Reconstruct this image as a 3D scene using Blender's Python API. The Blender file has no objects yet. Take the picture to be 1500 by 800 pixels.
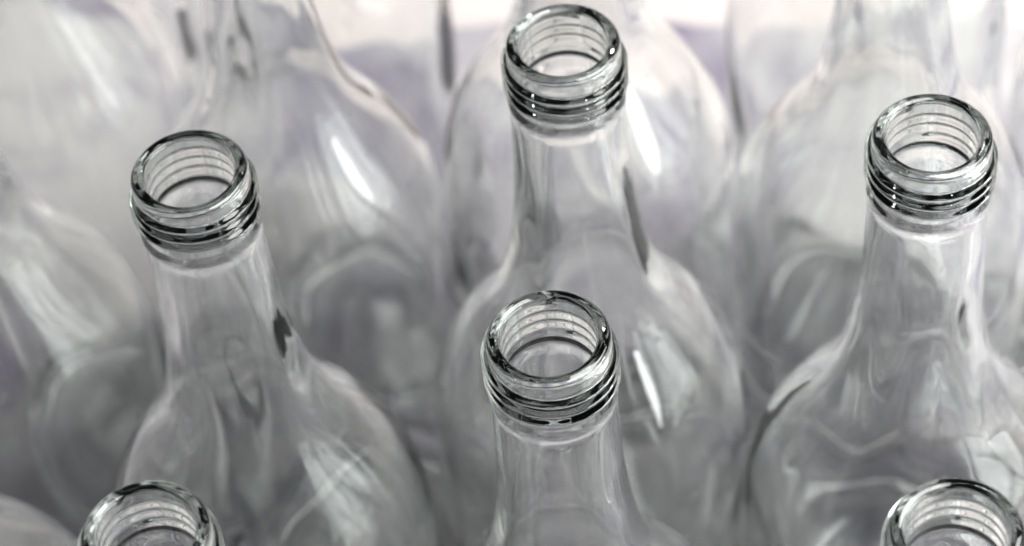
import bpy, math, random
from mathutils import Vector, Matrix, noise

S = bpy.context.scene
COL = S.collection

# ------------------------------------------------------------------ camera
H = 0.300                      # height of a bottle: the mouths lie in the plane z = H
TH, ROLL, FPX, DIST = 0.8783205, -0.1086081, 3938.32, 0.570838
fwd = Vector((0, math.cos(TH), -math.sin(TH)))
rgt0 = Vector((1, 0, 0)); up0 = rgt0.cross(fwd)
rgt = math.cos(ROLL) * rgt0 + math.sin(ROLL) * up0
upv = -math.sin(ROLL) * rgt0 + math.cos(ROLL) * up0
cam = bpy.data.cameras.new('camera')
cam.sensor_width = 36.0
cam.lens = FPX / 1500.0 * 36.0
cam.clip_start = 0.01; cam.clip_end = 100
cam.dof.use_dof = True
cam.dof.focus_distance = 0.570
cam.dof.aperture_fstop = 12.5
cam.dof.aperture_blades = 0
co = bpy.data.objects.new('camera', cam); COL.objects.link(co)
loc = Vector((0, 0, H)) - fwd * DIST
m = Matrix((rgt, upv, -fwd)).transposed().to_4x4(); m.translation = loc
co.matrix_world = m
S.camera = co

# ------------------------------------------------------------------ world, lamps, exposure
w = bpy.data.worlds.new('World'); S.world = w; w.use_nodes = True
bg = w.node_tree.nodes['Background']
bg.inputs['Color'].default_value = (0.93, 0.95, 1.0, 1)
bg.inputs['Strength'].default_value = 0.08

def area(name, loc, target, sx, sy, power, color):
    l = bpy.data.lights.new(name, 'AREA'); l.shape = 'RECTANGLE'
    l.size = sx; l.size_y = sy; l.energy = power; l.color = color
    o = bpy.data.objects.new(name, l); COL.objects.link(o)
    o.location = loc
    o.rotation_euler = (Vector(target) - Vector(loc)).to_track_quat('-Z', 'Y').to_euler()
    return o
# added unseen lights above, behind and on both sides, one window, small sparkle lamps
area('key_light', (0.95, 0.15, 2.2), (0.03, 0.0, 0.1), 1.6, 1.3, 112, (1.0, 0.985, 0.965))  # added overhead key: lights the sheet, placed to keep the rings dark
area('rear_edge_light', (0.3, 2.8, 0.75), (0.3, 0.0, 0.70), 5.2, 1.45, 10, (1.0, 0.995, 0.98))  # no real window: added so the shoulder edges refract something bright
area('left_edge_light', (-2.4, 0.9, 0.70), (0, 0.6, 0.60), 2.4, 1.3, 5, (0.94, 0.98, 1.0))  # added low light to brighten glass edges on the left
area('right_edge_light', (2.4, 1.1, 0.70), (0, 0.6, 0.60), 2.4, 1.3, 6, (0.98, 1.0, 0.99))  # added low light to brighten glass edges on the right
area('side_window', (1.65, -0.62, 0.50), (0, 0.05, 0.2), 1.5, 0.90, 88, (0.96, 1.0, 0.975))
for bx, by, bz, e in ((0.75, -0.75, 1.7, 1.5), (-0.9, -0.3, 1.5, 1.2), (0.5, 1.1, 1.6, 1.4)):
    area('sparkle_lamp', (bx, by, bz), (0, 0.05, 0.15), 0.06, 0.05, e, (1.0, 0.99, 0.98))  # small unseen lamps, added for sparkles on the glass

v = S.view_settings
v.view_transform = 'Standard'; v.look = 'None'; v.exposure = -0.15; v.gamma = 1.0
v.use_curve_mapping = False
cy = S.cycles
cy.max_bounces = 32; cy.transmission_bounces = 32; cy.glossy_bounces = 24; cy.diffuse_bounces = 4
cy.caustics_reflective = True; cy.caustics_refractive = True
cy.blur_glossy = 0.3
cy.sample_clamp_indirect = 6.0; cy.sample_clamp_direct = 0.0
cy.use_denoising = True
try:
    cy.denoiser = 'OPENIMAGEDENOISE'
except Exception:
    pass

# ------------------------------------------------------------------ materials
def new_mat(name):
    mt = bpy.data.materials.new(name); mt.use_nodes = True
    nt = mt.node_tree; nt.nodes.clear()
    out = nt.nodes.new('ShaderNodeOutputMaterial')
    return mt, nt, out

def glass_mat(name, col):
    mt, nt, out = new_mat(name)
    g = nt.nodes.new('ShaderNodeBsdfGlass'); g.distribution = 'MULTI_GGX'
    g.inputs['IOR'].default_value = 1.52
    g.inputs['Roughness'].default_value = 0.0
    g.inputs['Color'].default_value = (*col, 1)
    # faint smears and water marks: slightly uneven polish
    tc = nt.nodes.new('ShaderNodeTexCoord')
    n1 = nt.nodes.new('ShaderNodeTexNoise'); n1.inputs['Scale'].default_value = 70; n1.inputs['Detail'].default_value = 5.0
    r = nt.nodes.new('ShaderNodeMapRange')
    r.inputs['From Min'].default_value = 0.60; r.inputs['From Max'].default_value = 0.80
    r.inputs['To Min'].default_value = 0.0; r.inputs['To Max'].default_value = 0.03
    nt.links.new(tc.outputs['Object'], n1.inputs['Vector'])
    nt.links.new(n1.outputs['Fac'], r.inputs['Value'])
    nt.links.new(r.outputs['Result'], g.inputs['Roughness'])
    nt.links.new(g.outputs[0], out.inputs['Surface'])
    return mt
M_GLASS = glass_mat('clear_glass', (0.988, 0.992, 0.990))
M_RIM = glass_mat('tinted_rim_glass', (0.888, 0.904, 0.895))  # denser tint stands in for light absorbed in the thick rim

def ground_mat(name, c1, c2, scale, rough):
    mt, nt, out = new_mat(name)
    p = nt.nodes.new('ShaderNodeBsdfPrincipled')
    tc = nt.nodes.new('ShaderNodeTexCoord')
    n1 = nt.nodes.new('ShaderNodeTexNoise'); n1.inputs['Scale'].default_value = scale; n1.inputs['Detail'].default_value = 6
    r = nt.nodes.new('ShaderNodeValToRGB')
    r.color_ramp.elements[0].position = 0.38; r.color_ramp.elements[0].color = (*c1, 1)
    r.color_ramp.elements[1].position = 0.58; r.color_ramp.elements[1].color = (*c2, 1)
    n2 = nt.nodes.new('ShaderNodeTexNoise'); n2.inputs['Scale'].default_value = 900; n2.inputs['Detail'].default_value = 3
    b = nt.nodes.new('ShaderNodeBump'); b.inputs['Strength'].default_value = 0.3; b.inputs['Distance'].default_value = 0.0006
    nt.links.new(tc.outputs['Object'], n1.inputs['Vector']); nt.links.new(tc.outputs['Object'], n2.inputs['Vector'])
    nt.links.new(n1.outputs['Fac'], r.inputs['Fac']); nt.links.new(r.outputs['Color'], p.inputs['Base Color'])
    nt.links.new(n2.outputs['Fac'], b.inputs['Height']); nt.links.new(b.outputs['Normal'], p.inputs['Normal'])
    p.inputs['Roughness'].default_value = rough
    nt.links.new(p.outputs[0], out.inputs['Surface'])
    return mt
M_FLOOR = ground_mat('pale_floor', (0.52, 0.465, 0.455), (0.60, 0.545, 0.535), 6, 0.6)
M_SHEET = ground_mat('lilac_grey_sheet', (0.17, 0.150, 0.205), (0.44, 0.428, 0.425), 9, 0.7)

# ------------------------------------------------------------------ setting
def mesh_obj(name, verts, faces, mat, parent=None, smooth=False):
    me = bpy.data.meshes.new(name); me.from_pydata(verts, [], faces); me.update()
    me.materials.append(mat)
    if smooth:
        me.polygons.foreach_set('use_smooth', [True] * len(me.polygons))
    o = bpy.data.objects.new(name, me); COL.objects.link(o); o.parent = parent
    return o
fl = mesh_obj('floor', [(-4, -3, -0.006), (4, -3, -0.006), (4, 5, -0.006), (-4, 5, -0.006)], [(0, 1, 2, 3)], M_FLOOR)
fl['kind'] = 'structure'

# thin grey sheet under the bottles with an uneven torn rear edge
random.seed(4)
nx = 90; x0, x1 = -0.75, 0.75
def rear(x):
    return 0.368 - 0.113 * x + 0.22 * max(0.0, min(1.0, (-0.075 - x) / 0.05)) + 0.012 * noise.noise(Vector((x * 9, 1.3, 0))) + 0.008 * noise.noise(Vector((x * 45, 7.1, 0)))
vv = []; ff = []
for i in range(nx + 1):
    x = x0 + (x1 - x0) * i / nx
    for (y, z) in ((-0.6, 0.0), (rear(x), 0.0), (-0.6, -0.006), (rear(x), -0.006)):
        vv.append((x, y, z - (0.0002 if z == 0 else -0.0005)))
for i in range(nx):
    a = 4 * i; b = a + 4
    ff += [(a, b, b + 1, a + 1), (a + 1, b + 1, b + 3, a + 3), (a + 2, a + 3, b + 3, b + 2), (a, a + 2, b + 2, b)]
sh = mesh_obj('ground_sheet', vv, ff, M_SHEET)
sh['kind'] = 'structure'

# ------------------------------------------------------------------ bottle
MM = 0.001
def smooth01(t):
    t = max(0.0, min(1.0, t)); return t * t * (3 - 2 * t)
def bump(d, wd):
    d = abs(d) / wd
    return 0.0 if d >= 1 else (0.5 + 0.5 * math.cos(math.pi * d)) ** 0.8
def spline(pts, d):
    # monotone cubic through (depth, radius)
    n = len(pts)
    if d <= pts[0][0]: return pts[0][1]
    if d >= pts[-1][0]: return pts[-1][1]
    sl = [(pts[i + 1][1] - pts[i][1]) / (pts[i + 1][0] - pts[i][0]) for i in range(n - 1)]
    tg = [sl[0]] + [0 if sl[i - 1] * sl[i] <= 0 else 2 * sl[i - 1] * sl[i] / (sl[i - 1] + sl[i]) for i in range(1, n - 1)] + [sl[-1]]
    for i in range(n - 1):
        if d <= pts[i + 1][0]:
            h = pts[i + 1][0] - pts[i][0]; t = (d - pts[i][0]) / h
            return ((2*t**3 - 3*t*t + 1) * pts[i][1] + (t**3 - 2*t*t + t) * h * tg[i]
                    + (-2*t**3 + 3*t*t) * pts[i + 1][1] + (t**3 - t*t) * h * tg[i + 1])
_soft = {}
def soft(pts, d):
    key = (id(pts), round(d, 5))
    if key not in _soft: _soft[key] = soft_raw(pts, d)
    return _soft[key]
def soft_raw(pts, d):
    # rounded radius: the profile averaged over a window that opens below the collar
    wd = 9.0 * smooth01((d - 26) / 22) * smooth01((285 - d) / 20)
    if wd < 0.05: return spline(pts, d)
    return sum(c * spline(pts, d + wd * t) for t, c in ((-1, .05), (-.75, .1), (-.5, .13), (-.25, .14), (0, .16), (.25, .14), (.5, .13), (.75, .1), (1, .05)))
RB = 42.3
OUT = [(1.4, 13.2), (3.0, 13.25), (14.6, 13.3), (15.6, 13.6), (16.8, 13.95), (18.2, 13.9), (19.6, 13.65), (21.2, 13.55), (23.0, 13.55), (30, 13.65), (45, 14.1),
       (60, 15.4), (72, 17.2), (82, 19.7), (91, 23.4), (99, 28.0), (107, 33.2), (115, 37.4), (124, 40.4), (134, 41.8), (145, 42.2), (156, RB), (292, RB)]
INN = [(1.0, 10.05), (14.0, 10.05), (23, 10.1), (45, 11.0), (60, 12.3), (72, 13.7), (82, 16.0), (91, 19.9), (99, 25.0), (107, 30.5),
       (115, 34.9), (124, 38.0), (134, 39.5), (145, 39.8), (156, 40.0), (286, 40.0)]
SEG = 144

def thread(d, ph):
    # two turns of a screw thread that fades in and out
    turns = 3.0; pitch = 3.15; top = 4.0
    r = 0.0
    for k in range(5):
        u = ph / (2 * math.pi) + k
        if u > turns: continue
        amp = smooth01(u / 0.09) * smooth01((turns - u) / 0.09)
        r = max(r, amp * 1.35 * bump(d - (top + pitch * u), 1.38))
    return r

def bottle_rows(seed):
    """rows of (radius, depth) functions from the outer base up over the lip and down inside"""
    rnd = Vector((seed * 13.7, seed * 5.1, seed * 3.3))
    def outer(d, ph):
        r = soft(OUT, d)
        if d < 15: r += thread(d, ph)
        if d > 30:
            k = smooth01((d - 30) / 50)
            r += k * 0.18 * noise.noise(Vector((math.cos(ph) * 1.0, math.sin(ph) * 1.0, d * 0.014)) + rnd)
            r += 0.035 * max(0.0, 1 - abs(math.sin(ph)) / 0.035)      # mould seam
        return r
    def inner(d, ph):
        r = soft(INN, d)
        q = Vector((math.cos(ph), math.sin(ph), 0))
        k = smooth01((d - 14) / 40)
        r += k * 0.55 * math.cos(ph - rnd.x)          # cavity a little off centre
        r += k * 1.0 * noise.noise(Vector((q.x * 1.2, q.y * 1.2, d * 0.026)) + rnd * 2)
        r += k * 0.05 * noise.noise(Vector((q.x * 2.6, q.y * 2.6, d * 0.085)) + rnd * 3)
        r += 0.06 * bump(d - 6.0, 2.0) - 0.10 * bump(d - 10.5, 2.2)
        return r
    rows = {'mouth': [], 'neck': [], 'body': []}
    depths = lambda a, b, n: [a + (b - a) * i / n for i in range(n + 1)]
    # mouth: outer wall up to the lip, over it and down the bore
    mo = [(lambda ph, d=d: (outer(d, ph), d)) for d in depths(15.0, 1.4, 78)]
    lip_pts = []
    for i in range(1, 8):                      # outer corner of the lip
        a = math.pi / 2 * i / 8
        lip_pts.append((11.9 + 1.3 * math.cos(a), 1.4 - 1.3 * math.sin(a)))
    for r, d in ((11.9, 0.1), (11.6, 0.03), (11.3, 0.0), (11.15, 0.02), (10.95, 0.1)):
        lip_pts.append((r, d))
    for i in range(1, 7):                      # inner corner
        a = math.pi / 2 * i / 7
        lip_pts.append((10.95 - 0.9 * math.sin(a), 1.0 - 0.9 * math.cos(a)))
    mo += [(lambda ph, p=p: p) for p in lip_pts]
    mi = [(lambda ph, d=d: (inner(d, ph), d)) for d in depths(1.0, 15.0, 28)]
    rows['mouth'] = [mo + mi]
    D1, D2 = 15.0, 100.0
    rows['neck'] = [[(lambda ph, d=d: (outer(d, ph), d)) for d in depths(D2, D1, 84)],
                    [(lambda ph, d=d: (inner(d, ph), d)) for d in depths(D1, D2, 80)]]
    # body: outer with base and punt, inner with base
    bo = []
    for r, d in ((0, 284), (6, 284.3), (14, 286.5), (22, 291), (28, 296), (32, 299.2), (34.5, 300), (37, 299.7), (39.8, 298), (41.5, 295.5)):
        bo.append(lambda ph, r=r, d=d: (r, d))
    bo += [(lambda ph, d=d: (outer(d, ph), d)) for d in depths(292, 160, 55)]
    bo += [(lambda ph, d=d: (outer(d, ph), d)) for d in depths(158, D2, 44)]
    bi = [(lambda ph, d=d: (inner(d, ph), d)) for d in depths(D2, 158, 44)]
    bi += [(lambda ph, d=d: (inner(d, ph), d)) for d in depths(160, 284, 55)]
    for r, d in ((38.6, 288.5), (35.5, 291.2), (32, 291.8), (28, 290), (22, 285.5), (14, 280.5), (6, 278.3), (0, 278)):
        bi.append(lambda ph, r=r, d=d: (r, d))
    rows['body'] = [bo, bi]
    return rows

def build_bottle_meshes(seed):
    rows = bottle_rows(seed)
    out = {}
    # positions of all strips, normals from one joined surface so that the joints stay invisible
    order = [('body', 0), ('neck', 0), ('mouth', 0), ('neck', 1), ('body', 1)]
    grid = []; owner = []
    for part, k in order:
        st = rows[part][k]
        s = len(grid)
        for fi, fn in enumerate(st):
            if fi == 0 and grid:           # first row repeats the last row of the strip before
                continue
            ring = []
            for j in range(SEG):
                ph = 2 * math.pi * j / SEG
                r, d = fn(ph)
                ring.append(Vector((r * MM * math.cos(ph), r * MM * math.sin(ph), H - d * MM)))
            grid.append(ring)
        owner.append((part, max(0, s - 1), len(grid) - 1))
    n = len(grid)
    nor = []
    for i in range(n):
        a, b = grid[max(0, i - 1)], grid[min(n - 1, i + 1)]
        ring = []
        for j in range(SEG):
            if i == 0: ring.append(Vector((0, 0, -1))); continue
            if i == n - 1: ring.append(Vector((0, 0, 1))); continue
            tu = grid[i][(j + 1) % SEG] - grid[i][j - 1]
            tv = b[j] - a[j]
            ring.append(tu.cross(tv).normalized())
        nor.append(ring)
    for part in ('mouth', 'neck', 'body'):
        vs = []; ns = []; fs = []
        for pt, i0, i1 in owner:
            if pt != part: continue
            base = len(vs)
            for i in range(i0, i1 + 1):
                vs += [tuple(q) for q in grid[i]]; ns += [tuple(q) for q in nor[i]]
            for i in range(i1 - i0):
                for j in range(SEG):
                    a = base + i * SEG + j; b = base + i * SEG + (j + 1) % SEG
                    f = (a, b, b + SEG, a + SEG)
                    gi = i0 + i
                    if gi == 0: f = (b + SEG, a + SEG, a)          # centre of the base
                    elif gi == n - 2: f = (a, b, a + SEG)
                    fs.append(f)
        me = bpy.data.meshes.new(part); me.from_pydata(vs, [], fs); me.update()
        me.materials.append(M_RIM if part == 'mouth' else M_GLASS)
        me.polygons.foreach_set('use_smooth', [True] * len(me.polygons))
        me.normals_split_custom_set_from_vertices(ns)
        out[part] = me
    return out

VAR = [build_bottle_meshes(s) for s in (1, 2, 3, 4)]

def place(k, x, y, rz, label, tilt=(0, 0)):
    root = bpy.data.objects.new('glass_bottle', None); COL.objects.link(root)
    root.empty_display_size = 0.02
    root.location = (x, y, 0); root.rotation_euler = (tilt[0], tilt[1], rz)
    root['label'] = label; root['category'] = 'bottle'; root['group'] = 'clear glass bottles standing in rows'
    for part in ('body', 'neck', 'mouth'):
        o = bpy.data.objects.new(part, VAR[k][part]); COL.objects.link(o); o.parent = root
    return root

R = math.radians
SPOTS = [
    (0, 0.0061, -0.0181, 75, 'clear screw-necked glass bottle at the heart of the cluster, in crisp focus'),
    (1, -0.0688, 0.0393, 190, 'clear glass bottle diagonally behind the central one, with greenish light on its shoulder'),
    (2, 0.0946, 0.0260, 95, 'clear glass bottle with bright rim, diagonally behind the central one, before a blurred neck'),
    (3, 0.0172, 0.0664, 60, 'clear glass bottle directly behind the central one, large white window glint on its shoulder'),
    (2, -0.0782, -0.0562, 110, 'clear glass bottle showing only its mouth, in front of the bottle with greenish shoulder'),
    (0, 0.0805, -0.0767, 85, 'clear glass bottle showing only its greenish rim, in front of the bottle with bright rim'),
    (3, -0.0588, 0.1430, 90, 'blurred clear bottle with bare neck rising beside the pale pink floor'),
    (1, 0.1040, 0.1190, 10, 'blurred clear bottle with its neck rising directly behind the bright-rimmed bottle'),
    (0, 0.0255, 0.1530, 160, 'blurred clear bottle mostly hidden behind the bottle with the large window glint'),
    (2, -0.1410, 0.1040, 220, 'blurred clear bottle with long glints on its broad shoulder, mouth out of view'),
    (1, -0.1490, 0.0060, 310, 'clear bottle of which only a curved shoulder edge shows beside the lone front mouth'),
    (0, 0.1840, 0.0680, 45, 'clear bottle on the outer side of the bright-rimmed one, only its flank showing'),
    (3, 0.1720, -0.0330, 180, 'clear bottle beside the greenish rim, almost wholly outside the view'),
    (1, -0.1300, 0.1960, 70, 'blurred clear bottle rearmost of the cluster, its pale shoulder against the pink floor'),
    (2, -0.0520, 0.2330, 140, 'blurred clear bottle behind the bare neck beside the pale pink floor, body only'),
    (3, 0.1150, 0.2060, 260, 'blurred clear bottle two places behind the bright-rimmed one, body only'),
    (1, 0.1930, 0.1590, 30, 'blurred clear bottle of the outer row, diagonally behind the bright-rimmed one'),
]
for i, (k, x, y, rz, lb) in enumerate(SPOTS):
    place(k, x, y, R(rz), lb)
